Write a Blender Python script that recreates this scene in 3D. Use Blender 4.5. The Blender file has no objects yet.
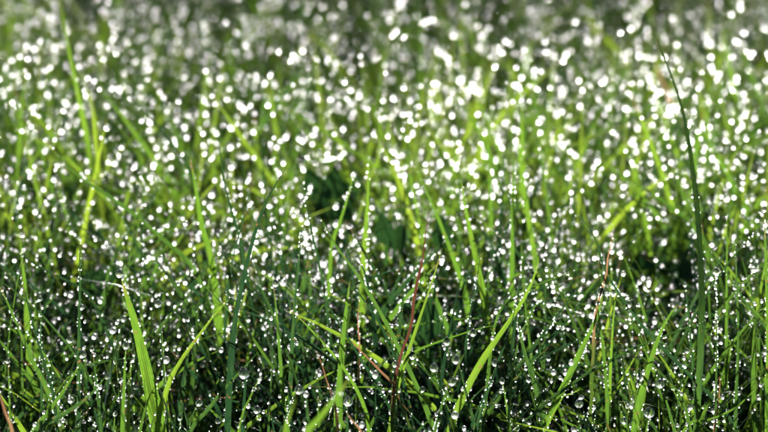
import bpy, bmesh, math, random
import numpy as np
from mathutils import Vector

R = math.radians
rng = np.random.default_rng(11)
random.seed(11)
scene = bpy.context.scene
col = scene.collection

# ------------------------------------------------------------------ camera
CAM_H, PITCH, HFOV, FOCUS = 0.155, 9.0, 20.0, 0.485
cam_d = bpy.data.cameras.new('camera')
cam = bpy.data.objects.new('camera', cam_d)
col.objects.link(cam)
cam.location = (0, 0, CAM_H)
cam.rotation_euler = (R(90 - PITCH), 0, 0)
cam_d.sensor_width = 36
cam_d.lens = 18 / math.tan(R(HFOV / 2))
cam_d.clip_start, cam_d.clip_end = 0.01, 400
cam_d.dof.use_dof = True
cam_d.dof.focus_distance = FOCUS
cam_d.dof.aperture_fstop = 28.5
scene.camera = cam

# ------------------------------------------------------------------ sky and sun (low, behind the grass)
SUN_EL, SUN_AZ = 17.0, 5.0          # azimuth clockwise from +Y, the way the camera looks
world = bpy.data.worlds.new('World')
scene.world = world
world.use_nodes = True
wn = world.node_tree
sky = wn.nodes.new('ShaderNodeTexSky')
sky.sky_type = 'NISHITA'
sky.sun_disc = False
sky.sun_elevation = R(SUN_EL)
sky.sun_rotation = R(SUN_AZ)
bg = wn.nodes['Background']
bg.inputs['Strength'].default_value = 0.05
wn.links.new(sky.outputs[0], bg.inputs['Color'])
sun_d = bpy.data.lights.new('sun', 'SUN')
sun_d.energy = 5.0
sun_d.angle = R(0.6)
sun_d.color = (1.0, 0.975, 0.93)
sun = bpy.data.objects.new('sun', sun_d)
col.objects.link(sun)
sun.location = (0, 3, 3)
sdir = Vector((math.sin(R(SUN_AZ)) * math.cos(R(SUN_EL)), math.cos(R(SUN_AZ)) * math.cos(R(SUN_EL)), math.sin(R(SUN_EL))))
sun.rotation_euler = sdir.to_track_quat('Z', 'Y').to_euler()

vs = scene.view_settings
vs.view_transform, vs.look, vs.exposure, vs.gamma = 'Standard', 'None', 1.42, 1.0
vs.use_curve_mapping = False
cy = scene.cycles
cy.use_denoising = True
cy.max_bounces, cy.diffuse_bounces, cy.glossy_bounces, cy.transmission_bounces = 8, 3, 3, 6
cy.caustics_reflective = cy.caustics_refractive = False
cy.sample_clamp_direct, cy.sample_clamp_indirect = 0, 120
cy.use_adaptive_sampling = False

# ------------------------------------------------------------------ pixel <-> place helpers
TW, TH = 768.0, 432.0
TANX = math.tan(R(HFOV / 2))
CP, SP = math.cos(R(PITCH)), math.sin(R(PITCH))


def at(px, py, y):
    """the point at forward distance y (metres over the ground) seen at photo pixel px, py"""
    u = (px - TW / 2) / (TW / 2) * TANX
    v = (TH / 2 - py) / (TW / 2) * TANX
    k = y / (CP + v * SP)
    return np.array((u * k, y, CAM_H + (v * CP - SP) * k))


def px_of(p):
    x, y, z = p[..., 0], p[..., 1], p[..., 2] - CAM_H
    d = y * CP - z * SP
    v = (y * SP + z * CP) / d
    return np.stack([TW / 2 + x / d / TANX * TW / 2, TH / 2 - v / TANX * TW / 2, d], -1)


def metres(px, y):
    return px / (TW / 2) * TANX * y


# ------------------------------------------------------------------ materials
def new_mat(name):
    m = bpy.data.materials.new(name)
    m.use_nodes = True
    nt = m.node_tree
    nt.nodes.clear()
    out = nt.nodes.new('ShaderNodeOutputMaterial')
    return m, nt, out


def blade_mat(name, dark, mid, pale, trans_gain=1.0, gloss=0.3, dying=None, flecks=False):
    """leaf with diffuse, light passing through, and a waxy sheen; the attribute 'tone' picks the leaf's own green"""
    m, nt, out = new_mat(name)
    N, L = nt.nodes, nt.links
    at_ = N.new('ShaderNodeAttribute'); at_.attribute_name = 'tone'
    uv = N.new('ShaderNodeUVMap')
    mp = N.new('ShaderNodeMapping'); mp.inputs['Scale'].default_value = (1, 14, 1)
    nz = N.new('ShaderNodeTexNoise'); nz.inputs['Scale'].default_value = 1.6; nz.inputs['Detail'].default_value = 4
    L.new(uv.outputs[0], mp.inputs[0]); L.new(mp.outputs[0], nz.inputs['Vector'])
    add = N.new('ShaderNodeMath'); add.operation = 'MULTIPLY_ADD'
    add.inputs[1].default_value = 0.5; add.inputs[2].default_value = -0.25
    L.new(nz.outputs[0], add.inputs[0])
    s = N.new('ShaderNodeMath'); s.operation = 'ADD'; s.use_clamp = True
    L.new(add.outputs[0], s.inputs[0]); L.new(at_.outputs['Fac'], s.inputs[1])
    rp = N.new('ShaderNodeValToRGB')
    rp.color_ramp.elements[0].position = 0.05; rp.color_ramp.elements[0].color = (*dark, 1)
    rp.color_ramp.elements[1].position = 0.95; rp.color_ramp.elements[1].color = (*pale, 1)
    e = rp.color_ramp.elements.new(0.5); e.color = (*mid, 1)
    L.new(s.outputs[0], rp.inputs[0])
    base = rp.outputs[0]
    if dying:                                       # green sheath below, withered towards the tip
        sy = N.new('ShaderNodeSeparateXYZ'); L.new(uv.outputs[0], sy.inputs[0])
        wob = N.new('ShaderNodeMath'); wob.operation = 'MULTIPLY_ADD'; wob.inputs[1].default_value = 0.3
        L.new(nz.outputs[0], wob.inputs[0]); L.new(sy.outputs[1], wob.inputs[2])
        mr = N.new('ShaderNodeMapRange'); mr.interpolation_type = 'SMOOTHSTEP'
        mr.inputs[1].default_value = dying[0] + 0.15; mr.inputs[2].default_value = dying[1] + 0.15
        L.new(wob.outputs[0], mr.inputs[0])
        dm = N.new('ShaderNodeMix'); dm.data_type = 'RGBA'
        dm.inputs[6].default_value = (0.030, 0.055, 0.010, 1)
        L.new(mr.outputs[0], dm.inputs[0]); L.new(rp.outputs[0], dm.inputs[7])
        base = dm.outputs[2]
    if flecks:                                      # some withered tips, a few brown flecks
        tc = N.new('ShaderNodeTexCoord')
        n2 = N.new('ShaderNodeTexNoise'); n2.inputs['Scale'].default_value = 70; n2.inputs['Detail'].default_value = 2
        L.new(tc.outputs['Object'], n2.inputs['Vector'])
        sel = N.new('ShaderNodeMapRange'); sel.inputs[1].default_value = 0.50; sel.inputs[2].default_value = 0.60; L.new(n2.outputs[0], sel.inputs[0])
        sy = N.new('ShaderNodeSeparateXYZ'); L.new(uv.outputs[0], sy.inputs[0])
        tp = N.new('ShaderNodeMapRange'); tp.interpolation_type = 'SMOOTHSTEP'; tp.inputs[1].default_value = 0.92; tp.inputs[2].default_value = 0.99; L.new(sy.outputs[1], tp.inputs[0])
        ml = N.new('ShaderNodeMath'); ml.operation = 'MULTIPLY'; L.new(sel.outputs[0], ml.inputs[0]); L.new(tp.outputs[0], ml.inputs[1])
        n3 = N.new('ShaderNodeTexNoise'); n3.inputs['Scale'].default_value = 900; n3.inputs['Detail'].default_value = 1
        L.new(tc.outputs['Object'], n3.inputs['Vector'])
        sp = N.new('ShaderNodeMapRange'); sp.inputs[1].default_value = 0.70; sp.inputs[2].default_value = 0.76; sp.inputs[4].default_value = 0.8; L.new(n3.outputs[0], sp.inputs[0])
        mxm = N.new('ShaderNodeMath'); mxm.operation = 'MAXIMUM'; L.new(ml.outputs[0], mxm.inputs[0]); L.new(sp.outputs[0], mxm.inputs[1])
        fm_ = N.new('ShaderNodeMix'); fm_.data_type = 'RGBA'; fm_.inputs[7].default_value = (0.065, 0.036, 0.014, 1)
        L.new(mxm.outputs[0], fm_.inputs[0]); L.new(base, fm_.inputs[6])
        base = fm_.outputs[2]
    # veins along the leaf
    sx = N.new('ShaderNodeSeparateXYZ'); L.new(uv.outputs[0], sx.inputs[0])
    w1 = N.new('ShaderNodeMath'); w1.operation = 'MULTIPLY'; w1.inputs[1].default_value = 34; L.new(sx.outputs[0], w1.inputs[0])
    w2 = N.new('ShaderNodeMath'); w2.operation = 'SINE'; L.new(w1.outputs[0], w2.inputs[0])
    bp = N.new('ShaderNodeBump'); bp.inputs['Strength'].default_value = 0.35; bp.inputs['Distance'].default_value = 0.00008
    L.new(w2.outputs[0], bp.inputs['Height'])
    hs = N.new('ShaderNodeHueSaturation'); hs.inputs['Hue'].default_value = 0.489
    hs.inputs['Saturation'].default_value = 1.05; hs.inputs['Value'].default_value = 2.75 * trans_gain
    L.new(base, hs.inputs['Color'])
    vein = N.new('ShaderNodeMapRange'); vein.inputs[1].default_value = -1; vein.inputs[3].default_value = 0.62; vein.inputs[4].default_value = 1.0
    L.new(w2.outputs[0], vein.inputs[0])
    vm = N.new('ShaderNodeMix'); vm.data_type = 'RGBA'; vm.blend_type = 'MULTIPLY'; vm.inputs[0].default_value = 1
    L.new(hs.outputs[0], vm.inputs[6]); L.new(vein.outputs[0], vm.inputs[7])
    df = N.new('ShaderNodeBsdfDiffuse'); L.new(base, df.inputs[0]); L.new(bp.outputs[0], df.inputs['Normal'])
    tr = N.new('ShaderNodeBsdfTranslucent'); L.new(vm.outputs[2], tr.inputs[0]); L.new(bp.outputs[0], tr.inputs['Normal'])
    ad = N.new('ShaderNodeAddShader'); L.new(df.outputs[0], ad.inputs[0]); L.new(tr.outputs[0], ad.inputs[1])
    gl = N.new('ShaderNodeBsdfGlossy'); gl.inputs['Roughness'].default_value = gloss; L.new(bp.outputs[0], gl.inputs['Normal'])
    gl.inputs['Color'].default_value = (0.9, 0.95, 0.9, 1)
    fr = N.new('ShaderNodeFresnel'); fr.inputs[0].default_value = 1.4
    fm = N.new('ShaderNodeMath'); fm.operation = 'MULTIPLY'; fm.inputs[1].default_value = 0.3; L.new(fr.outputs[0], fm.inputs[0])
    mx = N.new('ShaderNodeMixShader'); L.new(fm.outputs[0], mx.inputs[0]); L.new(ad.outputs[0], mx.inputs[1]); L.new(gl.outputs[0], mx.inputs[2])
    L.new(mx.outputs[0], out.inputs[0])
    return m


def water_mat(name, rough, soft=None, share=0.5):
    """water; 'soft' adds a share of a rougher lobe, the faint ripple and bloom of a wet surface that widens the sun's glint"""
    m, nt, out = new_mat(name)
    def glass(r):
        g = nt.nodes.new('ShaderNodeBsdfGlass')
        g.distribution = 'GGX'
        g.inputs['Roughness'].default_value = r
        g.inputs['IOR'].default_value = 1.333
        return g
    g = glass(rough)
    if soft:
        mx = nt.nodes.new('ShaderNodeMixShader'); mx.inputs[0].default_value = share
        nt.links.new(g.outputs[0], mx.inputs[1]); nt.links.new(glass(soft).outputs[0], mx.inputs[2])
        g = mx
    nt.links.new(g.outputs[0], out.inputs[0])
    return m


M_GRASS = blade_mat('leaf_green', (0.0045, 0.013, 0.005), (0.024, 0.054, 0.007), (0.060, 0.092, 0.011), flecks=True)  # dark end also paints the shade of edge-on blades
M_RUST = blade_mat('dry_rust', (0.035, 0.014, 0.009), (0.060, 0.024, 0.014), (0.09, 0.045, 0.025), 0.35, dying=(0.42, 0.55))
M_TAN = blade_mat('dry_tan', (0.07, 0.036, 0.018), (0.15, 0.085, 0.04), (0.24, 0.16, 0.08), 0.45, dying=(0.6, 0.8))
M_CLOVER = blade_mat('broad_leaf_green', (0.006, 0.020, 0.006), (0.011, 0.034, 0.008), (0.02, 0.05, 0.010), 0.45, gloss=0.4)
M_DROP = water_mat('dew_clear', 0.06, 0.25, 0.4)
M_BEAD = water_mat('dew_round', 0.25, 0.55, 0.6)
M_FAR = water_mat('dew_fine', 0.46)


def soil_mat():
    m, nt, out = new_mat('soil_and_thatch')
    N, L = nt.nodes, nt.links
    tc = N.new('ShaderNodeTexCoord')
    nz = N.new('ShaderNodeTexNoise'); nz.inputs['Scale'].default_value = 90; nz.inputs['Detail'].default_value = 8
    L.new(tc.outputs['Object'], nz.inputs['Vector'])
    rp = N.new('ShaderNodeValToRGB')
    rp.color_ramp.elements[0].position = 0.35; rp.color_ramp.elements[0].color = (0.007, 0.006, 0.004, 1)
    rp.color_ramp.elements[1].position = 0.7; rp.color_ramp.elements[1].color = (0.035, 0.034, 0.014, 1)
    L.new(nz.outputs[0], rp.inputs[0])
    bp = N.new('ShaderNodeBump'); bp.inputs['Distance'].default_value = 0.004; L.new(nz.outputs[0], bp.inputs['Height'])
    b = N.new('ShaderNodeBsdfPrincipled'); b.inputs['Roughness'].default_value = 0.9
    L.new(rp.outputs[0], b.inputs['Base Color']); L.new(bp.outputs[0], b.inputs['Normal'])
    L.new(b.outputs[0], out.inputs[0])
    return m


M_SOIL = soil_mat()


# ------------------------------------------------------------------ mesh helpers
def mesh_np(name, verts, faces, mat, smooth=True, uv=None, tone=None):
    """faces: (n, k) array of equal-sized polygons"""
    me = bpy.data.meshes.new(name)
    n, k = faces.shape
    me.vertices.add(len(verts)); me.vertices.foreach_set('co', np.ascontiguousarray(verts, np.float32).ravel())
    me.loops.add(n * k); me.loops.foreach_set('vertex_index', faces.astype(np.int32).ravel())
    me.polygons.add(n)
    me.polygons.foreach_set('loop_start', np.arange(n, dtype=np.int32) * k)
    me.polygons.foreach_set('use_smooth', np.full(n, smooth))
    if uv is not None:
        l = me.uv_layers.new(name='UVMap')
        l.data.foreach_set('uv', np.ascontiguousarray(uv[faces.ravel()], np.float32).ravel())
    if tone is not None:
        a = me.attributes.new('tone', 'FLOAT', 'POINT')
        a.data.foreach_set('value', np.ascontiguousarray(tone, np.float32))
    me.update(calc_edges=True)
    me.materials.append(mat)
    return me


def link(name, me, parent=None, loc=None):
    o = bpy.data.objects.new(name, me)
    col.objects.link(o)
    if parent is not None:
        o.parent = parent
    if loc is not None:
        o.location = loc
    return o


def tag(o, label=None, cat=None, group=None, kind=None):
    if label: o['label'] = label
    if cat: o['category'] = cat
    if group: o['group'] = group
    if kind: o['kind'] = kind
    return o


def unit(v):
    return v / np.maximum(np.linalg.norm(v, axis=-1, keepdims=True), 1e-12)


def blades_np(cen, width, face, fold=0.35, thick_rows=3):
    """cen (n,K,3) centre lines, width (n,K) full widths, face (n,3) the way the upper side looks.
    returns verts (n*K*3,3), quads, uv, and the frames (side, normal) per point"""
    n, K, _ = cen.shape
    tan = np.gradient(cen, axis=1)
    tan = unit(tan)
    side = unit(np.cross(tan, face if face.ndim == 3 else face[:, None, :]))
    nrm = unit(np.cross(side, tan))
    hw = width[..., None] * 0.5
    left = cen - side * hw + nrm * hw * fold
    right = cen + side * hw + nrm * hw * fold
    v = np.stack([left, cen, right], 2).reshape(-1, 3)
    idx = np.arange(n * K * 3).reshape(n, K, 3)
    a = idx[:, :-1, :-1]; b = idx[:, :-1, 1:]; c = idx[:, 1:, 1:]; d = idx[:, 1:, :-1]
    q = np.stack([a, b, c, d], -1).reshape(-1, 4)
    t = np.linspace(0, 1, K)
    uv = np.empty((n, K, 3, 2))
    uv[..., 0] = np.array((0, 0.5, 1.0))
    uv[..., 1] = t[None, :, None]
    return v, q, uv.reshape(-1, 2), side, nrm, tan


def ico(sub):
    bm = bmesh.new()
    bmesh.ops.create_icosphere(bm, subdivisions=sub, radius=1)
    bm.verts.ensure_lookup_table()
    v = np.array([x.co[:] for x in bm.verts]); f = np.array([[x.index for x in p.verts] for p in bm.faces])
    bm.free()
    return v, f


ICO = {1: ico(1), 2: ico(2), 3: ico(3)}


def beads_mesh(name, pos, rad, mat, sub=2, squash=0.12):
    bv, bf = ICO[sub]
    n = len(pos)
    sc = 1 + rng.uniform(-squash, squash, (n, 1, 3))
    v = (bv[None] * rad[:, None, None] * sc + pos[:, None, :]).reshape(-1, 3)
    f = (bf[None] + (np.arange(n) * len(bv))[:, None, None]).reshape(-1, 3)
    return mesh_np(name, v, f, mat)


def drop_mesh(name, r, hang=0.0, seed=0, mat=None):
    """one dewdrop: round below, drawn up a little where it clings"""
    v, f = ICO[3]
    v = v.copy()
    g = np.random.default_rng(seed)
    z = v[:, 2]
    pull = np.clip(z, 0, 1) ** 2
    v[:, 0] *= 1 - hang * 0.45 * pull
    v[:, 1] *= 1 - hang * 0.45 * pull
    v[:, 2] += hang * 0.55 * pull
    v[:, 2] *= 1 - 0.06 * (1 - hang)
    v[:, :2] *= 1 + g.uniform(-0.05, 0.05, 2)
    return mesh_np(name, v * r, f, mat or M_DROP)


def width_profile(t, w0):
    return w0 * (0.62 + 0.38 * np.clip(t / 0.35, 0, 1)) * np.clip(1 - t ** 2.6, 0, 1) ** 0.8 + 0.00004


# ------------------------------------------------------------------ the ground
def make_ground():
    xs = np.concatenate([[-120, -30, -8, -3], np.linspace(-1.5, 1.5, 61), [3, 8, 30, 120]])
    ys = np.concatenate([[-60, -10, -2], np.linspace(-0.4, 3.6, 81), [6, 12, 40, 200]])
    X, Y = np.meshgrid(xs, ys, indexing='ij')
    near = (np.abs(X) < 1.6) & (Y > -0.5) & (Y < 3.7)
    Z = np.where(near, rng.normal(0, 0.0018, X.shape) - 0.002, -0.002)
    v = np.stack([X, Y, Z], -1).reshape(-1, 3)
    i = np.arange(len(v)).reshape(X.shape)
    q = np.stack([i[:-1, :-1], i[1:, :-1], i[1:, 1:], i[:-1, 1:]], -1).reshape(-1, 4)
    tag(link('ground', mesh_np('ground', v, q, M_SOIL)), 'dark damp soil and thatch under the grass', 'ground', kind='structure')


make_ground()
# ------------------------------------------------------------------ growing grass in tufts
def grow(n_tuft, y0, y1, per, hmean, margin, wmean, spread=0.012, tone=0.4, hpow=0.3, droop=1.0, beside=None):
    """tufts scattered over the strip of lawn the camera looks along; returns blade parameters"""
    base, az, L, lean, bend, w, tn = [], [], [], [], [], [], []
    for _k in range(n_tuft):
        y = math.sqrt(rng.uniform(y0 * y0, y1 * y1))
        x = rng.uniform(-1, 1) * (0.19 * y + margin)
        if beside:                                  # the lawn goes on to either side of the view
            x = rng.choice([-1, 1]) * (0.19 * y + margin + rng.uniform(0, beside))
        m = rng.integers(per[0], per[1] + 1)
        vig = rng.uniform(0.6, 1.3)
        tt = rng.normal(tone, 0.17) + 0.22 * math.sin(x * 23 / max(y, 0.4) + 1.5) * math.sin(y * 9 + x * 5)
        for _ in range(m):
            a = rng.uniform(0, 2 * math.pi)
            d = abs(rng.normal(0, spread))
            base.append((x + d * math.cos(a), y + d * math.sin(a), -0.002))
            az.append(a + rng.normal(0, 0.7))
            L.append(min(hmean * 1.75, hmean * vig * rng.lognormal(0, hpow)))
            lean.append(min(0.75, abs(rng.normal(0.18, 0.26)) * (0.4 + 0.6 * droop)))
            bend.append(min(0.8, abs(rng.normal(0.22, 0.3)) * droop))
            w.append(min(wmean * 1.8, wmean * rng.lognormal(0, 0.4)))
            tn.append(np.clip(tt + rng.normal(0, 0.2), 0, 1))
    return [np.array(a) for a in (base, az, L, lean, bend, w, tn)]


def curves(base, az, L, lean, bend, K):
    t = np.linspace(0, 1, K)[None, :]
    out = (lean[:, None] * t + bend[:, None] * t ** 2.2)
    up = t - 0.55 * (bend[:, None] ** 1.3) * t ** 3 - 0.10 * lean[:, None] * t
    d = np.stack([np.cos(az), np.sin(az)], -1)
    wob = rng.normal(0, 0.05, (len(L), 2))
    ang = np.sin(t * 3.4 + rng.uniform(0, 6, (len(L), 1))) * 0.5
    c = np.empty((len(L), K, 3))
    c[..., 0] = base[:, None, 0] + (d[:, None, 0] * out + wob[:, :1] * ang * t) * L[:, None]
    c[..., 1] = base[:, None, 1] + (d[:, None, 1] * out + wob[:, 1:] * ang * t) * L[:, None]
    c[..., 2] = np.maximum(base[:, None, 2] + up * L[:, None], -0.002)
    return c


def frames(az, n, K):
    tw = az + rng.normal(0, 0.8, n)
    tw = tw[:, None] + rng.normal(0, 0.9, (n, 1)) * np.linspace(-0.3, 1, K)[None, :]      # leaves twist on their way up
    return unit(np.stack([-np.cos(tw), -np.sin(tw), np.full(tw.shape, 0.5)], -1))


def dew_on(cen, side, nrm, width, count, rlo, rhi, tmin=0.3, tip=0.3, sig=0.45):
    """dew clinging to the edges, faces and tips of blades"""
    n, K, _ = cen.shape
    bi = rng.integers(0, n, count)
    t = tmin + (1 - tmin) * rng.uniform(0, 1, count) ** 0.8
    istip = rng.uniform(0, 1, count) < tip
    t[istip] = 1
    f = t * (K - 1)
    i0 = np.minimum(f.astype(int), K - 2); fr = (f - i0)[:, None]
    p = cen[bi, i0] * (1 - fr) + cen[bi, i0 + 1] * fr
    s = side[bi, i0]; nn = nrm[bi, i0]
    w = width[bi, i0] * (1 - fr[:, 0]) + width[bi, i0 + 1] * fr[:, 0]
    r = np.clip(rlo * rng.lognormal(0, sig, count), rlo * 0.4, rhi)
    r = np.where(istip, np.minimum(r * 1.35, rhi), r)
    e = rng.choice([-1.0, 1.0], count)
    e[istip] = 0
    sg = rng.choice([-1.0, 1.0], count)
    p = p + s * (e * (w * 0.5 + r * 0.45))[:, None] + nn * (np.abs(e) * w * 0.175 + sg * r * 0.4)[:, None]
    p[:, 2] -= np.where(istip, r * 0.3, 0)
    p[:, 2] = np.maximum(p[:, 2], r)
    return p, r


def shape_mass(parts, K):
    base, az, L, lean, bend, w, tone = parts
    n = len(L)
    cen = curves(base, az, L, lean, bend, K)
    wd = width_profile(np.linspace(0, 1, K)[None, :], w[:, None]) * rng.uniform(0.9, 1.1, (n, K))
    return cen, wd, frames(az, n, K), tone


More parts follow.
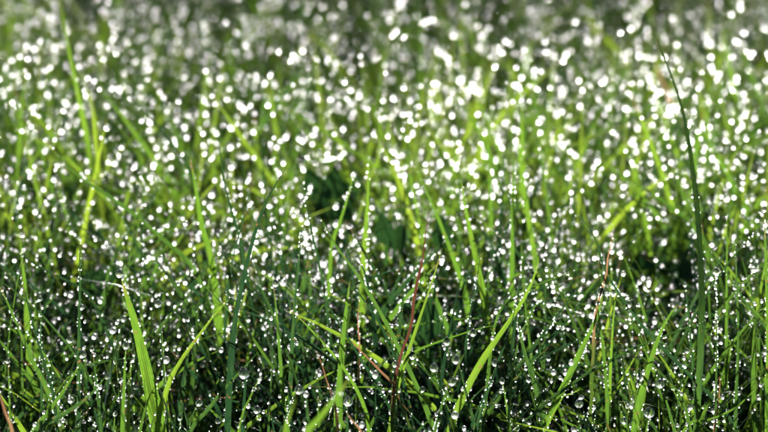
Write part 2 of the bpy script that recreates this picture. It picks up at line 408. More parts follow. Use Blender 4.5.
# ------------------------------------------------------------------ blades one can pick out in the photograph
# tip -> foot in photo pixels, width in pixels, distance, tone, material, label, short phrase for its neighbours' labels
G, RU, TA = M_GRASS, M_RUST, M_TAN
HERO = [
 ([(121,277),(127,298),(134,322),(143,360),(151,398),(158,432)], 19, .455, .62, G, 0, 'broad bright green blade in the left foreground capped by a large drop', 'the broad drop-capped blade'),
 ([(80,236),(80,290),(79,360),(79,431)], 5, .47, .12, G, 0, 'straight dark upright blade left of the broad drop-capped blade', 'the straight dark blade'),
 ([(-4,280),(6,300),(17,327),(33,365),(52,404),(60,428)], 7, .47, .35, G, 0, 'mid green beaded blade slanting down right from the left edge', 'the blade slanting from the left edge'),
 ([(20,275),(25,295),(35,335),(44,366),(52,396),(56,430)], 4, .46, .06, G, 0, 'thin nearly black blade beside the beaded slanting blade at left', ''),
 ([(82,362),(72,378),(56,402),(40,424),(31,436)], 9, .44, .42, G, 0, 'short wide blade leaning right with beads along its upper edge', 'the short wide leaning blade'),
 ([(107,374),(94,392),(75,409),(50,425),(30,440)], 9, .43, .22, G, 0, 'dark wide blade leaning right below the short beaded one', ''),
 ([(-3,388),(4,402),(10,418),(17,440)], 9, .40, .55, TA, 0, 'blurred tan dry blade in the bottom left corner', 'the tan blade in the corner'),
 ([(229,299),(215,315),(192,346),(176,370),(166,392),(160,425)], 7, .46, .88, G, 0, 'pale yellow green blade leaning right above the dewy stem', 'the pale yellow green blade'),
 ([(131,360),(130,380),(129,405),(128,436)], 7, .44, .72, G, 0, 'yellow green beaded blade standing at the foot of the broad blade', ''),
 ([(286,168),(274,187),(262,212),(250,250),(243,280),(235,318),(230,370),(227,432)], 7, .465, .04, G, .01, 'tall dark arching blade with its tip bent right', 'the tall dark arching blade'),
 ([(302,222),(299,258),(295,300),(291,360),(289,420)], 5, .475, .14, G, 0, 'dark upright blade right of the tall arching one', ''),
 ([(273,285),(276,305),(281,362),(285,410),(288,432)], 6, .465, .42, G, 0, 'narrow green blade rising between two dark uprights', ''),
 ([(288,307),(300,318),(318,336),(338,358),(352,378),(364,402),(370,430)], 5, .455, .6, G, 0, 'bright green blade slanting down right in the bottom centre', 'the bright slanting blade'),
 ([(350,280),(347,305),(343,340),(340,383),(338,420)], 10, .46, .48, G, 0, 'wide green upright blade left of the tan straws', 'the wide green upright'),
 ([(352,374),(340,392),(322,416),(306,438)], 15, .36, .66, G, 0, 'blurred wide bright blade leaning right at the bottom edge', 'the blurred wide blade'),
 ([(296,398),(291,412),(284,436)], 9, .36, .74, G, 0, 'blurred short bright blade tip at the bottom edge', ''),
 ([(359,298),(359,320),(359,348),(358,385)], 3, .49, .5, TA, 0, 'thin upright tan straw behind the wide green upright', 'the upright tan straw'),
 ([(346,331),(356,344),(370,357),(386,374),(398,392)], 4, .475, .42, TA, 0, 'tan straw slanting down right across the rust stem foot', ''),
 ([(314,350),(320,365),(328,392),(333,420)], 4, .45, .3, TA, 0, 'brown withered straw between green blades at bottom centre', 'the brown withered straw'),
 ([(347,412),(354,422),(364,440)], 6, .42, .62, TA, 0, 'orange dry straw stub at the bottom edge', ''),
 ([(320,217),(337,247),(352,267),(366,288),(385,320),(405,360),(424,402),(434,432)], 5.5, .475, .36, G, 0, 'long green blade slanting down right under the rust stem', 'the long slanting blade'),
 ([(308,270),(316,283),(340,324),(366,365),(388,402),(400,430)], 3.5, .47, .05, G, 0, 'long thin nearly black blade slanting down right', ''),
 ([(258,352),(242,370),(225,388),(208,410),(190,432)], 6, .455, .25, G, 0, 'grey green stem crusted with dew leaning right at lower left', 'the dew-crusted leaning stem'),
 ([(262,372),(256,386),(247,406),(239,430)], 5, .43, .62, G, 0, 'short bright blade leaning right beside the large round drops', ''),
 ([(430,209),(426,248),(418,290),(413,322),(403,352),(397,378),(394,410)], 4.0, .462, .55, RU, 0, 'thin rust red dead stem standing in the centre', 'the rust red stem'),
 ([(442,248),(434,274),(418,318),(405,355),(396,385),(390,420)], 5, .475, .80, G, 0, 'slim bright green blade alongside the rust red stem', 'the slim bright blade'),
 ([(498,325),(482,328),(466,333),(440,342),(416,352),(403,364),(396,390),(393,425)], 4, .465, .55, G, 0, 'low blade arching right with drops hung below it', 'the low arching blade'),
 ([(539,256),(534,278),(521,305),(503,332),(481,365),(463,400),(450,434)], 8.5, .465, .75, G, 0, 'wide bright green blade curving up right of the arching blade', 'the wide bright curving blade'),
 ([(516,300),(512,322),(497,365),(484,402),(476,430)], 4, .46, .08, G, 0, 'dark thin blade tucked against the wide bright curving blade', ''),
 ([(517,318),(521,336),(526,358),(538,396),(546,428)], 9, .475, .22, G, 0, 'broad dark beaded blade leaning left right of centre', 'the broad dark beaded blade'),
 ([(578,344),(566,334),(556,322),(548,309),(540,298),(532,312),(522,332),(514,362),(510,400)], 2.6, .47, .30, G, 0, 'thin kinked stem folded over like a tent', 'the kinked stem'),
 ([(604,284),(598,312),(580,350),(561,388),(545,422)], 9, .475, .55, G, 0, 'wide green blade leaning right with beads on its left edge', 'the wide beaded leaning blade'),
 ([(582,268),(556,278),(530,288),(508,300),(496,322),(490,360)], 4, .49, .35, G, 0, 'nearly level green blade crossing behind the kinked stem', ''),
 ([(482,249),(478,272),(469,320),(464,370)], 4, .50, .05, G, 0, 'short black looking blade right of the slim bright blade', ''),
 ([(447,276),(445,300),(443,332),(442,380)], 3, .52, .05, G, 0, 'thin black upright blade behind the broad dark leaf', ''),
 ([(453,374),(447,388),(441,406),(434,434)], 5, .45, .25, G, 0, 'grey dew-coated stalk at the bottom right of centre', 'the grey dewy stalk'),
 ([(615,231),(610,256),(605,285),(599,312),(596,340),(594,390)], 4.4, .475, .5, TA, 0, 'orange tan dead blade pointing up right of centre', 'the orange tan dead blade'),
 ([(566,210),(584,220),(597,242),(606,272),(632,313),(655,340),(692,378),(722,408),(735,430)], 4, .48, .07, G, .0, 'long dark blade sweeping down right behind the tan dead blade', 'the long dark sweeping blade'),
 ([(597,300),(600,325),(605,365),(609,428)], 6, .465, .42, G, 0, 'upright beaded blade below the orange tan dead blade', ''),
 ([(679,303),(670,316),(661,335),(652,365),(643,400),(637,434)], 9, .455, .52, G, 0, 'curved green blade with tip bent right at lower right', 'the curved green blade'),
 ([(648,22),(660,48),(673,80),(683,112),(690,150),(696,195),(700,245),(702,300),(701,350),(696,432)], 7.2, .47, .24, G, .09, 'tallest dark green blade rising to the top at right', 'the tallest blade'),
 ([(716,275),(715,320),(713,375),(711,432)], 6, .47, .28, G, 0, 'dew-coated upright blade topped by a glinting drop', 'the drop-topped upright blade'),
 ([(735,236),(737,280),(739,340),(737,398),(736,432)], 4, .475, .25, G, 0, 'slim upright blade right of the drop-topped one', ''),
 ([(764,212),(765,260),(766,327),(765,432)], 6, .465, .55, G, 0, 'green blade with a drop at its tip at the right edge', 'the blade at the right edge'),
 ([(703,234),(712,252),(724,270),(748,306),(770,332),(790,360)], 4, .49, .25, G, 0, 'dark blade slanting down right off the right edge', ''),
 ([(762,382),(750,395),(735,409),(710,421),(685,431)], 4, .45, .55, G, 0, 'pale beaded blade leaning right along the bottom right', ''),
 ([(727,376),(725,392),(723,412),(722,432)], 4, .46, .5, TA, 0, 'short tan straw tip between blades at lower right', 'the short tan straw'),
 ([(600,378),(588,386),(574,394),(560,404)], 3, .455, .7, G, 0, 'short pale blade tip beside the large drops at lower right', ''),
 ([(604,335),(620,343),(639,355),(660,372),(680,396),(690,430)], 4, .47, .32, G, 0, 'beaded blade drooping right behind the curved green blade', ''),
 ([(46,140),(60,158),(77,176),(114,201),(140,221),(166,244),(190,266),(206,300)], 6, .57, .35, G, 0, 'long green blade arching across the upper left', 'the long arching blade at upper left'),
 ([(146,198),(132,225),(114,260),(106,300)], 5, .58, .25, G, 0, 'dark blade leaning right across the long arching blade', ''),
 ([(20,235),(23,258),(28,292),(32,340)], 8, .54, .62, G, 0, 'blurred bright upright blade near the left edge', ''),
 ([(14,246),(26,258),(48,271),(74,284),(96,305)], 5, .53, .10, G, 0, 'dark blade sloping down right near the left edge', ''),
 ([(114,80),(132,100),(150,119),(170,143),(187,168),(197,200),(202,240)], 6, .64, .15, G, 0, 'dark out of focus blade slanting across the upper left', 'the dark slanting blade'),
 ([(58,-14),(63,20),(71,60),(80,104),(88,145),(94,200)], 7.5, .72, .72, G, 0, 'blurred bright green blade reaching the top left edge', 'the blurred tall blade at upper left'),
 ([(190,158),(195,185),(201,225),(210,256),(216,300)], 9, .56, .62, G, 0, 'bright green blade left of the tall dark arching blade', ''),
 ([(218,132),(221,160),(226,190),(234,220),(242,250)], 5, .56, .08, G, 0, 'slim dark blade curving above the tall arching blade', ''),
 ([(252,185),(243,220),(231,266),(226,310)], 4, .54, .10, G, 0, 'slim dark blade leaning right beside the tall arching blade', ''),
 ([(302,170),(305,195),(311,224),(320,262),(327,300)], 4, .54, .10, G, 0, 'slim dark blade left of the shaded broad leaves', ''),
 ([(355,168),(348,196),(340,222),(332,245),(328,290)], 6, .57, .60, G, 0, 'green blade leaning right over the shaded broad leaves', ''),
 ([(369,155),(368,190),(366,226),(363,268),(362,320)], 8, .56, .72, G, 0, 'bright upright blade right of the shaded broad leaves', 'the bright upright blade'),
 ([(517,126),(520,160),(524,190),(534,250),(540,290)], 8, .60, .66, G, 0, 'bright green blade leaning left above the wide curving blade', ''),
 ([(514,150),(513,185),(512,222),(511,290)], 7, .56, .50, G, 0, 'upright green blade left of a taller leaning one', ''),
 ([(461,178),(464,200),(471,237),(483,294),(488,330)], 9, .55, .68, G, 0, 'wide bright blade leaning left between rust stem and curving blade', 'the wide bright leaning blade'),
 ([(418,170),(428,195),(440,222),(462,282),(470,320)], 7, .57, .55, G, 0, 'green blade leaning left behind the rust red stem', ''),
 ([(610,168),(624,177),(648,191),(669,206),(690,222),(704,250)], 7, .62, .45, G, 0, 'blurred blade sloping down right beside the tallest blade', ''),
 ([(700,126),(706,137),(722,164),(739,195),(751,216),(758,250)], 9, .66, .58, G, 0, 'blurred green blade slanting down right of the tallest blade', ''),
 ([(721,28),(725,45),(729,62),(736,98),(741,150)], 8, .90, .70, G, 0, 'blurred bright blade tip near the top right corner', ''),
 ([(658,62),(662,70),(668,84),(678,118)], 8, .95, .7, TA, 0, 'blurred orange dry blade tip near the top right', ''),
]

LAND = [(np.array(h[0][len(h[0]) // 3], float), h[7]) for h in HERO if h[7]]


V, Q, U, T = [], [], [], []
FINE, MID = [], []          # dew: fine beads (few faces each) and mid-sized drops
off = 0


# ------------------------------------------------------------------ dewdrops one can pick out
DROPS = [  # x, y, radius in pixels, distance, hang, label
 (119,271,6.0,.455,.1,'large dewdrop capping the broad bright blade at left'),
 (158,304,5.2,.465,.5,'clear hanging drop right of the broad drop-capped blade'),
 (126,346,5.2,.452,.4,'grey clear drop clinging to the left side of the broad blade'),
 (70,340,4.6,.475,.3,'round clear drop left of the straight dark blade'),
 (80,353,5.5,.465,.2,'large faint drop on the straight dark blade'),
 (92,349,3.6,.47,.2,'bright drop just right of the straight dark blade'),
 (40,299,3.6,.485,.1,'bright drop between blades near the left edge'),
 (86,309,3.4,.485,.1,'bright drop beside the upper straight dark blade'),
 (8,361,3.4,.47,.2,'small drop on a stalk at the left edge'),
 (108,377,3.4,.46,.2,'drop at the tip of the dark wide leaning blade'),
 (121,381,3.6,.46,.2,'bright drop left of the foot of the broad blade'),
 (115,414,3.6,.45,.2,'bright drop low beside the beaded foot blade'),
 (180,418,4.0,.45,.2,'bright drop at the bottom left near the dewy stem'),
 (247,376,7.5,.45,.1,'large glowing drop beside the short bright leaning blade'),
 (299,390,6.5,.45,.1,'large glowing drop between blades at the bottom centre'),
 (257,410,5.5,.445,.2,'round drop right of the dew-crusted stem near the bottom'),
 (306,421,5.0,.44,.2,'bright drop at the bottom centre edge'),
 (199,403,5.0,.45,.2,'bright drop on the dew-crusted leaning stem'),
 (218,421,4.4,.45,.2,'bright drop below the dew-crusted leaning stem'),
 (348,402,7.0,.45,.3,'wide dim drop right of the blurred wide blade'),
 (303,292,3.8,.475,.1,'bright drop on the dark upright right of the arching blade'),
 (333,251,5.0,.52,.3,'clear glinting drop on the long slanting blade'),
 (279,282,5.0,.48,.5,'wide glinting drop right of the tall dark arching blade'),
 (312,318,3.4,.47,.1,'bright drop on the bright slanting blade'),
 (414,361,5.5,.46,.1,'starry bright drop at the foot of the low arching blade'),
 (447,345,5.5,.46,.5,'hanging drop under the middle of the low arching blade'),
 (475,338,5.0,.46,.5,'hanging drop under the outer low arching blade'),
 (434,368,6.0,.458,.5,'clear dark drop hanging below the low arching blade'),
 (456,360,6.0,.458,.5,'tall hanging drop left of the wide bright curving blade'),
 (452,382,6.0,.452,.4,'drop capping the grey dewy stalk'),
 (424,388,4.2,.46,.2,'bright drop left of the grey dewy stalk'),
 (493,363,5.0,.46,.3,'bright drop on the wide bright curving blade'),
 (502,381,4.0,.46,.2,'bright drop low right of the wide bright curving blade'),
 (394,363,4.6,.47,.3,'bright drop left of the rust stem foot'),
 (527,380,4.6,.47,.3,'drop on the broad dark beaded blade'),
 (546,361,4.2,.475,.2,'bright drop under the kinked stem'),
 (530,424,4.2,.455,.2,'bright drop at the bottom below the broad dark blade'),
 (571,325,4.0,.48,.2,'bright drop on the right arm of the kinked stem'),
 (601,292,6.0,.47,.2,'large drop where the orange tan blade meets its green sheath'),
 (626,307,4.6,.475,.1,'starry bright drop right of the orange tan blade'),
 (660,384,6.5,.46,.1,'large round drop right of the curved green blade'),
 (649,413,7.5,.445,.1,'largest drop at the foot of the curved green blade'),
 (579,404,6.0,.45,.1,'large drop low beside the wide beaded leaning blade'),
 (624,421,5.0,.445,.2,'dim drop at the bottom left of the curved green blade'),
 (716,271,5.4,.47,.1,'glinting drop topping the dew-coated upright blade'),
 (764,209,4.0,.465,.1,'drop topping the blade at the right edge'),
 (763,352,4.0,.46,.2,'drop halfway up the blade at the right edge'),
 (708,314,3.4,.475,.1,'bright drop between the tallest and the dew-coated blades'),
 (704,382,3.4,.465,.1,'small drop beside the foot of the tallest blade'),
 (685,285,3.2,.49,.1,'small bright drop left of the tallest blade'),
 (673,367,3.8,.47,.1,'bright drop on the beaded drooping blade'),
 (687,351,3.4,.475,.1,'bright drop on the long dark sweeping blade'),
 (445,312,3.8,.50,.1,'bright drop in front of the broad dark leaf'),
 (470,205,2.6,.55,.1,'small drop near the tip of the wide bright leaning blade'),
 (695,196,2.6,.55,.1,'dark glinting drop halfway up the tallest blade'),
]

# dark pockets where broad leaves crowd the grass out: centre and half-size in photo pixels, reach in distance
POCKETS = [(332, 196, 27, 27, 0.72), (668, 263, 34, 17, 0.66), (97, 274, 22, 11, 0.60), (432, 322, 16, 24, 0.55), (390, 228, 18, 20, 0.62), (440, 232, 14, 18, 0.64), (575, 388, 22, 12, 0.56), (700, 352, 26, 10, 0.56), (62, 322, 16, 13, 0.56)]


def clear_of_pockets(cen):
    q = px_of(cen)
    hit = np.zeros(len(cen), bool)
    for x, y, a, b, D in POCKETS:
        e = ((q[..., 0] - x) / a) ** 2 + ((q[..., 1] - y) / b) ** 2 < 1
        hit |= (e & (cen[..., 1] < D)).any(1)
    keep = ~hit | (rng.uniform(0, 1, len(cen)) < 0.25)
    if cen[:, 0, 1].min() < 0.7:                    # the large drops glint because the sun reaches them: no leaf stands in that line
        K = cen.shape[1]
        f = np.linspace(0, K - 1.001, 3 * K); i0 = f.astype(int); fr = (f - i0)[None, :, None]
        P = cen[:, i0] * (1 - fr) + cen[:, i0 + 1] * fr
        s_ = np.array(sdir)
        for x, y, r, D, _h, _l in DROPS:
            v = P - at(x, y, D)
            t = v @ s_
            near = (np.einsum('ijk,ijk->ij', v, v) - t * t < 0.0017 ** 2) & (t > 0.002)
            keep &= ~near.any(1)
    return keep


def add_mass(cen, wd, face, tone, dews):
    global off
    ok = clear_of_pockets(cen)
    cen, wd, face, tone = cen[ok], wd[ok], face[ok], tone[ok]
    K = cen.shape[1]
    v, q, uv, side, nrm, tan = blades_np(cen, wd, face)
    V.append(v); Q.append(q + off); U.append(uv); T.append(np.repeat(tone, K * 3)); off += len(v)
    for store, n_dew, rlo, rhi, tmin, tip, sig in dews:
        store.append(dew_on(cen, side, nrm, wd, n_dew, rlo, rhi, tmin, tip, sig))


# near grass: the blades that show largest become objects of their own, the others join the mass
near_c, near_w, near_f, near_t = shape_mass(grow(600, 0.49, 0.67, (5, 9), 0.047, 0.04, 0.00115, tone=0.17, hpow=0.28, droop=1.0), 10)
ok = clear_of_pockets(near_c)
near_c, near_w, near_f, near_t = near_c[ok], near_w[ok], near_f[ok], near_t[ok]
pp = px_of(near_c)
inside = (pp[..., 0] > 0) & (pp[..., 0] < TW) & (pp[..., 1] > 0) & (pp[..., 1] < TH)
seg = np.linalg.norm(np.diff(pp[..., :2], axis=1), axis=-1)
area = (seg * inside[:, 1:] * near_w[:, 1:] / pp[:, 1:, 2]).sum(1) * np.where(pp[:, -1, 1] < 360, 1, 0.5)
order = np.argsort(-area)
OWN, used = [], set()
for i in order[:260]:
    tipp, footp = pp[i, -1], pp[i, 3]
    lean, ht = tipp[0] - footp[0], footp[1] - tipp[1]
    size = 'wide' if near_w[i].max() > 0.0021 else 'slim' if near_w[i].max() > 0.0013 else 'hair thin'
    tn = 'dark' if near_t[i] < 0.2 else 'mid green' if near_t[i] < 0.5 else 'bright green'
    way = 'upright' if abs(lean) < 0.25 * abs(ht) + 4 else ('leaning ' if abs(lean) < 1.2 * abs(ht) else 'arching ') + ('left' if lean < 0 else 'right')
    ks = sorted(LAND, key=lambda l: np.linalg.norm(l[0] - tipp[:2]))
    opts = []
    for k in ks[:2]:
        dx, dy = tipp[:2] - k[0]
        rel = ('left of' if dx < 0 else 'right of') if abs(dx) > abs(dy) else ('above' if dy < 0 else 'below')
        gap = 'just ' if np.hypot(dx, dy) < 30 else ''
        opts.append(f'{size} {tn} blade {way}, tip {gap}{rel} {k[1]}')
    for lab in opts:
        if lab not in used and len(lab.split()) <= 16:
            used.add(lab); OWN.append((i, lab)); break
    if len(OWN) >= 185:
        break
own_set = {i for i, _ in OWN}
REST = np.array([i for i in order if i not in own_set])
add_mass(near_c[REST], near_w[REST], near_f[REST], near_t[REST],
         [(FINE, 28000, 0.00016, 0.00048, 0.1, 0.02, 0.6), (MID, 3000, 0.00034, 0.0008, 0.25, 0.3, 0.5)])
add_mass(*shape_mass(grow(150, 0.40, 0.47, (4, 8), 0.036, 0.04, 0.0012, tone=0.15, hpow=0.22), 9),
         [(FINE, 11000, 0.00013, 0.0004, 0.15, 0.02, 0.55), (MID, 700, 0.00034, 0.0008, 0.25, 0.3, 0.5)])
add_mass(*shape_mass(grow(1000, 0.64, 1.05, (5, 10), 0.054, 0.06, 0.0016, tone=0.62), 8),  # higher tone paints the backlit glow of the middle band
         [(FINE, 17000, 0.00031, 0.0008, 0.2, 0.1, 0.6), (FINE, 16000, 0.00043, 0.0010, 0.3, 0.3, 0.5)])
add_mass(*shape_mass(grow(1100, 1.05, 1.55, (5, 9), 0.056, 0.08, 0.0020, tone=0.55), 6), [(FINE, 31000, 0.00038, 0.0010, 0.4, 0.3, 0.6)])
add_mass(*shape_mass(grow(950, 1.55, 2.3, (5, 9), 0.056, 0.08, 0.0024, tone=0.35), 5), [(FINE, 5000, 0.00055, 0.0012, 0.5, 0.4, 0.4)])
add_mass(*shape_mass(grow(600, 2.3, 3.2, (5, 8), 0.060, 0.15, 0.003), 5), [(FINE, 800, 0.0006, 0.0013, 0.4, 0.3, 0.4)])
add_mass(*shape_mass(grow(420, 0.40, 1.05, (5, 8), 0.050, 0.05, 0.0015, tone=0.35, beside=0.16), 6), [(FINE, 2500, 0.00040, 0.0009, 0.3, 0.2, 0.5)])
add_mass(*shape_mass(grow(500, 1.05, 2.3, (5, 8), 0.055, 0.08, 0.0022, tone=0.45, beside=0.3), 5), [(FINE, 2500, 0.00055, 0.0012, 0.4, 0.3, 0.5)])
add_mass(*shape_mass(grow(110, 0.14, 0.40, (4, 7), 0.028, 0.10, 0.0014, tone=0.25, hpow=0.15), 6), [(FINE, 600, 0.0002, 0.0005, 0.3, 0.2, 0.5)])
DRY = len(V)
add_mass(*shape_mass(grow(60, 0.52, 1.5, (2, 4), 0.046, 0.05, 0.0018, spread=0.02, tone=0.5), 8), [(FINE, 400, 0.00035, 0.0008, 0.3, 0.2, 0.4)])
shift = sum(len(v) for v in V[:DRY])
lt = grow(260, 0.42, 0.9, (2, 4), 0.030, 0.05, 0.0014, spread=0.02, tone=0.4)
lt[3][:] = rng.uniform(0.7, 1.3, len(lt[3])); lt[4][:] = rng.uniform(0.5, 1.1, len(lt[4]))
add_mass(*shape_mass(lt, 6), [])
dg = link('dry_grass', mesh_np('dry_grass', np.concatenate(V[DRY:]), np.concatenate(Q[DRY:]) - shift, M_TAN, uv=np.concatenate(U[DRY:]), tone=np.concatenate(T[DRY:])))
tag(dg, 'withered tan grass blades scattered through the green lawn', 'grass', kind='stuff')
for a in (V, Q, U, T):
    del a[DRY:]
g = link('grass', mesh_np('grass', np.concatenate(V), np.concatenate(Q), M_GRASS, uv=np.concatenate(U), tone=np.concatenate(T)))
tag(g, 'countless dewy green grass blades filling the lawn', 'grass', kind='stuff')
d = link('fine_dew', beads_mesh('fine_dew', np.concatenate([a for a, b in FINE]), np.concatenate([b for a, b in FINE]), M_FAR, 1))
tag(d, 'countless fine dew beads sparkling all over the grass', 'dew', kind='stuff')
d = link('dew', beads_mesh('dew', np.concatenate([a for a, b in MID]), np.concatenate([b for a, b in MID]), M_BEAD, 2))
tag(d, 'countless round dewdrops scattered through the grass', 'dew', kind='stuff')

def resample(pts, K):
    """smooth curve through pts, K points evenly along it"""
    P = np.vstack([2 * pts[0] - pts[1], pts, 2 * pts[-1] - pts[-2]])
    out = []
    for i in range(1, len(P) - 2):
        for s in np.linspace(0, 1, 12, endpoint=False):
            a, b, c, d_ = P[i - 1], P[i], P[i + 1], P[i + 2]
            out.append(0.5 * (2 * b + (c - a) * s + (2 * a - 5 * b + 4 * c - d_) * s * s + (3 * b - a - 3 * c + d_) * s ** 3))
    out.append(P[-2])
    out = np.array(out)
    ln = np.concatenate([[0], np.cumsum(np.linalg.norm(np.diff(out, axis=0), axis=1))])
    tt = np.linspace(0, ln[-1], K)
    return np.stack([np.interp(tt, ln, out[:, k]) for k in range(3)], -1), ln[-1]


def edge_beads(cen, wd, side, nrm, length, density, rmean):
    """rows of tiny beads along both edges of one blade"""
    K = len(cen)
    n = max(8, int(length / 0.0006 * density))
    t = rng.uniform(0.06, 0.995, n)
    ph = rng.uniform(0, 6.28, 3)
    keep = 0.5 + 0.35 * np.sin(t * 17 + ph[0]) + 0.35 * np.sin(t * 41 + ph[1]) + 0.2 * np.sin(t * 7 + ph[2])
    t = t[rng.uniform(0, 1, n) < keep]
    if len(t) < 4:
        t = rng.uniform(0.3, 0.99, 4)
    n = len(t)
    f = t * (K - 1); i0 = np.minimum(f.astype(int), K - 2); fr = (f - i0)[:, None]
    p = cen[i0] * (1 - fr) + cen[i0 + 1] * fr
    w = wd[i0] * (1 - fr[:, 0]) + wd[i0 + 1] * fr[:, 0]
    e = rng.choice([-1, 1], n)
    r = np.clip(rmean * rng.lognormal(-0.12, 0.6, n), 0.00005, 0.00055)
    p = p + side[i0] * (e * (w * 0.5 + r * 0.5))[:, None] + nrm[i0] * (w * 0.175 + r * rng.uniform(-0.5, 0.5, n))[:, None]
    p[:, 2] = np.maximum(p[:, 2], r)
    return p, r


def make_blade(cen, wd, face, tone, mat, label, group, density=1.0, rmean=0.00013, length=None, fold=0.35):
    base = cen[0].copy()
    loc = cen - base
    v, q, uv, side, nrm, tan = blades_np(loc[None], wd[None], face[None], fold)
    o = link('grass_blade', mesh_np('grass_blade', v, q, mat, uv=uv, tone=np.full(len(v), tone)), loc=base)
    tag(o, label, 'grass blade', group)
    length = length or np.linalg.norm(np.diff(cen, axis=0), axis=1).sum()
    p, r = edge_beads(loc, wd, side[0], nrm[0], length, density, rmean)
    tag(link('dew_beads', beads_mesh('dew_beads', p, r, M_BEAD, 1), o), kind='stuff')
    return o


HPTS = []
for pts, wpx, D, tone, mat, dtop, label, short in HERO:
    w = np.array([at(px, py, D) for px, py in pts])
    # lean in depth: the tip away from the camera, its apparent place kept
    hgt = w[:, 2] / max(w[0, 2], 1e-3)
    if dtop:
        w = np.array([at(px, py, D + dtop * max(0, h - 0.45) / 0.55) for (px, py), h in zip(pts, hgt)])
    foot, prev = w[-1], w[-2]
    if foot[2] > 0.004:
        sl = (foot[0] - prev[0]) / max(prev[2] - foot[2], 1e-4)
        dx = np.clip(sl * foot[2] * 0.45, -0.014, 0.014)
        w = np.vstack([w, [foot[0] + dx * 0.7, D, foot[2] * 0.45], [foot[0] + dx, D, -0.002]])
    cen, ln = resample(w[::-1], 26)
    cen[:, 1] += np.sin(np.linspace(0, math.pi, 26)) * rng.normal(0, 0.003)
    a = rng.normal(0, 0.35)
    aa = a + np.linspace(-0.25, 0.8, 26) * (0 if wpx > 7.5 or mat is not G else rng.normal(0, 0.6))
    if 'tall' in label:
        aa = np.full(26, 0.15)
    if mat is not G or wpx > 7.5:
        aa = aa * 0.3
    face = unit(np.stack([np.sin(aa), -np.cos(aa), np.full(26, 0.45)], -1))
    ph = rng.uniform(0, 6.28, 3)
    ts = np.linspace(0, 1, 26)
    wd = width_profile(ts, metres(wpx, D) * 1.0) * (1 + 0.06 * np.sin(ts * 19 + ph[0]) + 0.05 * np.sin(ts * 37 + ph[1]))
    if mat is not G:
        cen[3:, 0] += np.cumsum(rng.normal(0, 0.00018, 23)); wd = wd * rng.uniform(0.75, 1.15, 26)
    dens = 1.3 if any(s in label for s in ('bead', 'dew')) else 0.75
    if any(s in label for s in ('crusted', 'coated')):
        dens = 3.0
    if 'blurred' in label:
        dens = 0.3
    if 'tallest' in label:
        dens = 0.25
    if 'rust' in label or 'tall dark' in label:
        dens = 0.3
    HPTS.append((cen, wd))
    make_blade(cen, wd, face, tone * 0.85 if mat is G else tone, mat, label, 'grass blades', dens, 0.00014, ln, 0.3)

# the largest of the other near blades, each described by its look and its neighbour
for i, lab in OWN:
    make_blade(near_c[i], near_w[i], near_f[i], near_t[i], M_GRASS, lab, 'grass blades', 0.9, 0.00013)

cloud = np.concatenate([resample(c, 90)[0] for c, _w in HPTS] + [resample(near_c[i], 90)[0] for i, _ in OWN])
chw = np.concatenate([np.interp(np.linspace(0, 1, 90), np.linspace(0, 1, len(w_)), w_) for w_ in [w_ for _c, w_ in HPTS] + [near_w[i] for i, _ in OWN]]) * 0.5
cpx = px_of(cloud)
for k, (x, y, r, D, hang, label) in enumerate(DROPS):
    rr = metres(r, D) * 0.72
    dd = np.hypot(cpx[:, 0] - x, cpx[:, 1] - y) + np.abs(cloud[:, 1] - D) * 120
    j = int(np.argmin(dd))
    if dd[j] < 9:                                   # it clings to the blade that passes there
        D = cloud[j, 1]
        p = at(x, y, D)
        if chw[j] > 0.35 * rr:                      # beside the leaf's edge, where the sun reaches it
            sg = 1 if p[0] >= cloud[j, 0] else -1
            p = cloud[j] + np.array((sg * (chw[j] * 0.95 + rr * 0.55), -0.0003, 0))
        else:
            away = p - cloud[j]
            lim = rr * 0.8
            if np.linalg.norm(away) > lim:
                p = cloud[j] + away / np.linalg.norm(away) * lim
    else:                                           # a thin stalk carries it
        p = at(x, y, D)
        sx = rng.normal(0, 0.006)
        w = np.array([(p[0] + sx, D, -0.002), (p[0] + sx * 0.8, D + 0.002, p[2] * 0.5), (p[0] + sx * 0.25, D + 0.001, p[2] * 0.88), (p[0], D, p[2] + rr * 0.7)])
        cen, ln = resample(w, 16)
        make_blade(cen, width_profile(np.linspace(0, 1, 16), rng.uniform(0.0007, 0.0013)), unit(np.array((rng.normal(0, .4), -1, .4))), rng.uniform(0.05, 0.4), M_GRASS,
                   'thin blade carrying the ' + ' '.join(label.split()[:12]), 'grass blades', 0.9, 0.00013)
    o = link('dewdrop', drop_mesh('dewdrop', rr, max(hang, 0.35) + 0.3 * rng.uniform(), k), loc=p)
    tag(o, label, 'dewdrop', 'large dewdrops')


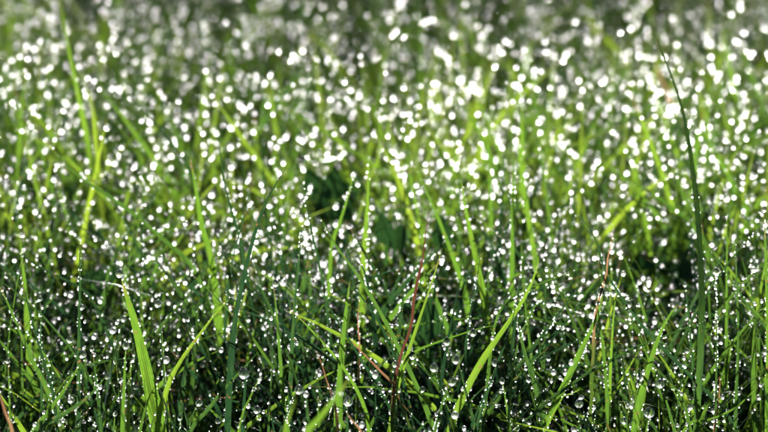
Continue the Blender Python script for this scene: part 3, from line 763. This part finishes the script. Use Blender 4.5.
# ------------------------------------------------------------------ broad dark leaves down among the grass
def broad_leaf(px, py, D, wpx, hpx, tilt, lean, label):
    c = at(px, py, D)
    w, h = metres(wpx, D), metres(hpx, D)
    foot = np.array((c[0], D, -0.002))
    root = bpy.data.objects.new('broad_leaf', None); col.objects.link(root)
    root.location = foot; root.empty_display_size = 0.01
    tag(root, label, 'leaf', 'broad leaves among the grass')
    b = c - foot - np.array((lean * h * 0.5, 0, h * 0.5))
    n, m = 12, 6
    vv = []
    for i in range(n + 1):
        t = i / n
        wid = w * 0.5 * (math.sin(math.pi * min(1, (t ** 0.8) * 0.96 + 0.04)) ** 0.85) * (1 + 0.07 * math.sin(t * 31))
        for j in range(-m, m + 1):
            s = j / m
            x = s * wid * (1 + 0.04 * math.sin(9 * t))
            yy = math.cos(tilt) * t * h
            dep = math.sin(tilt) * t * h + abs(s) * wid * -0.25 + 0.10 * h * t * t
            vv.append((b[0] + x * math.cos(lean * 0.6) + lean * t * h, b[1] + dep, b[2] + yy - x * math.sin(lean * 0.6) + 0.03 * w * math.cos(12 * t) * abs(s)))
    i = np.arange((n + 1) * (2 * m + 1)).reshape(n + 1, 2 * m + 1)
    q = np.stack([i[:-1, :-1], i[:-1, 1:], i[1:, 1:], i[1:, :-1]], -1).reshape(-1, 4)
    uv = np.stack(np.meshgrid(np.linspace(0, 1, n + 1), np.linspace(0, 1, 2 * m + 1), indexing='ij')[::-1], -1).reshape(-1, 2)
    vv = np.array(vv)
    lf = link('leaf_blade', mesh_np('leaf_blade', vv, q, M_CLOVER, uv=uv, tone=np.full(len(vv), 0.4)), root)
    st = np.linspace((0, 0, 0), b, 8)
    st[:, 1] += np.sin(np.linspace(0, math.pi, 8)) * 0.004
    v, q, uv, *_ = blades_np(st[None], np.full((1, 8), 0.0011), np.array([[0, -1.0, 0.2]]), 0.5)
    link('stalk', mesh_np('stalk', v, q, M_CLOVER, uv=uv, tone=np.full(len(v), 0.7)), root)


for px, py, D, w_, h_, ti, le, lab in [
    (430, 320, .55, 24, 44, .25, .05, 'broad dark oval leaf standing behind the slim bright blade'),
    (316, 186, .72, 26, 36, .3, -.5, 'upper left leaf of the dark clump left of centre'),
    (333, 182, .73, 22, 38, .5, .1, 'upper middle leaf of the dark clump left of centre'),
    (349, 190, .74, 24, 34, .4, .6, 'upper right leaf of the dark clump left of centre'),
    (324, 206, .70, 24, 30, .8, -.2, 'lower left leaf of the dark clump left of centre'),
    (342, 209, .71, 26, 28, .7, .4, 'lower right leaf of the dark clump left of centre'),
    (645, 260, .66, 30, 20, .8, -.5, 'leftmost leaf of the low dark clump beside the tallest blade'),
    (664, 264, .67, 30, 22, .6, .2, 'middle leaf of the low dark clump beside the tallest blade'),
    (684, 268, .66, 28, 20, .8, .6, 'rightmost leaf of the low dark clump beside the tallest blade'),
    (90, 276, .60, 26, 16, .8, -.3, 'low dark leaf behind the large drop, the left of two'),
    (106, 273, .61, 24, 18, .7, .5, 'low dark leaf behind the large drop, the right of two'),
    (384, 228, .62, 20, 34, .4, -.15, 'dark leaf half hidden left of the rust stem'),
    (398, 236, .64, 20, 28, .6, .3, 'smaller dark leaf between the rust stem and its larger neighbour'),
    (442, 232, .65, 22, 34, .4, -.1, 'dark leaf half hidden right of the rust stem tip')]:
    broad_leaf(px, py, D, w_, h_, ti, le, lab)


# ------------------------------------------------------------------ unseen leafy screen above the frame, added to shade the far grass
def make_shade_screen():
    root = bpy.data.objects.new('shade_screen', None); col.objects.link(root); root.location = (0, 3.5, 0)
    tag(root, 'unseen leafy screen added beyond the lawn to shade far grass', 'shade_screen')
    n = 20000
    x = rng.uniform(-2.0, 2.0, n); y = rng.uniform(-0.3, 0.35, n)
    top = 0.715 + 0.06 * np.sin(x * 2.3 + 1) + 0.05 * np.sin(x * 5.1) + 0.03 * np.sin(x * 13)
    z = top * rng.uniform(0, 1, n) ** 0.75
    c = np.stack([x, y, z], -1)
    a = unit(rng.normal(0, 1, (n, 3))); b = unit(np.cross(a, rng.normal(0, 1, (n, 3))))
    s = rng.uniform(0.012, 0.026, (n, 1))
    v = np.stack([c - a * s, c + b * s * 0.55, c + a * s, c - b * s * 0.55], 1).reshape(-1, 3)
    link('foliage', mesh_np('foliage', v, np.arange(4 * n).reshape(n, 4), M_CLOVER, uv=np.tile([[0, 0], [1, 0], [1, 1], [0, 1]], (n, 1)).astype(float), tone=np.full(4 * n, 0.5)), root)
    for k in range(7):
        xs = -1.8 + 0.6 * k
        st = np.array([(xs + 0.03 * math.sin(j * 1.7 + k), 0.02 * math.cos(j + k), 0.085 * j) for j in range(8)])
        v, q, uv, *_ = blades_np(st[None], np.linspace(0.02, 0.006, 8)[None], np.array([[0, -1.0, 0.1]]), 0.9)
        link('stem', mesh_np('stem', v, q, M_TAN, uv=uv, tone=np.full(len(v), 0.1)), root)


make_shade_screen()
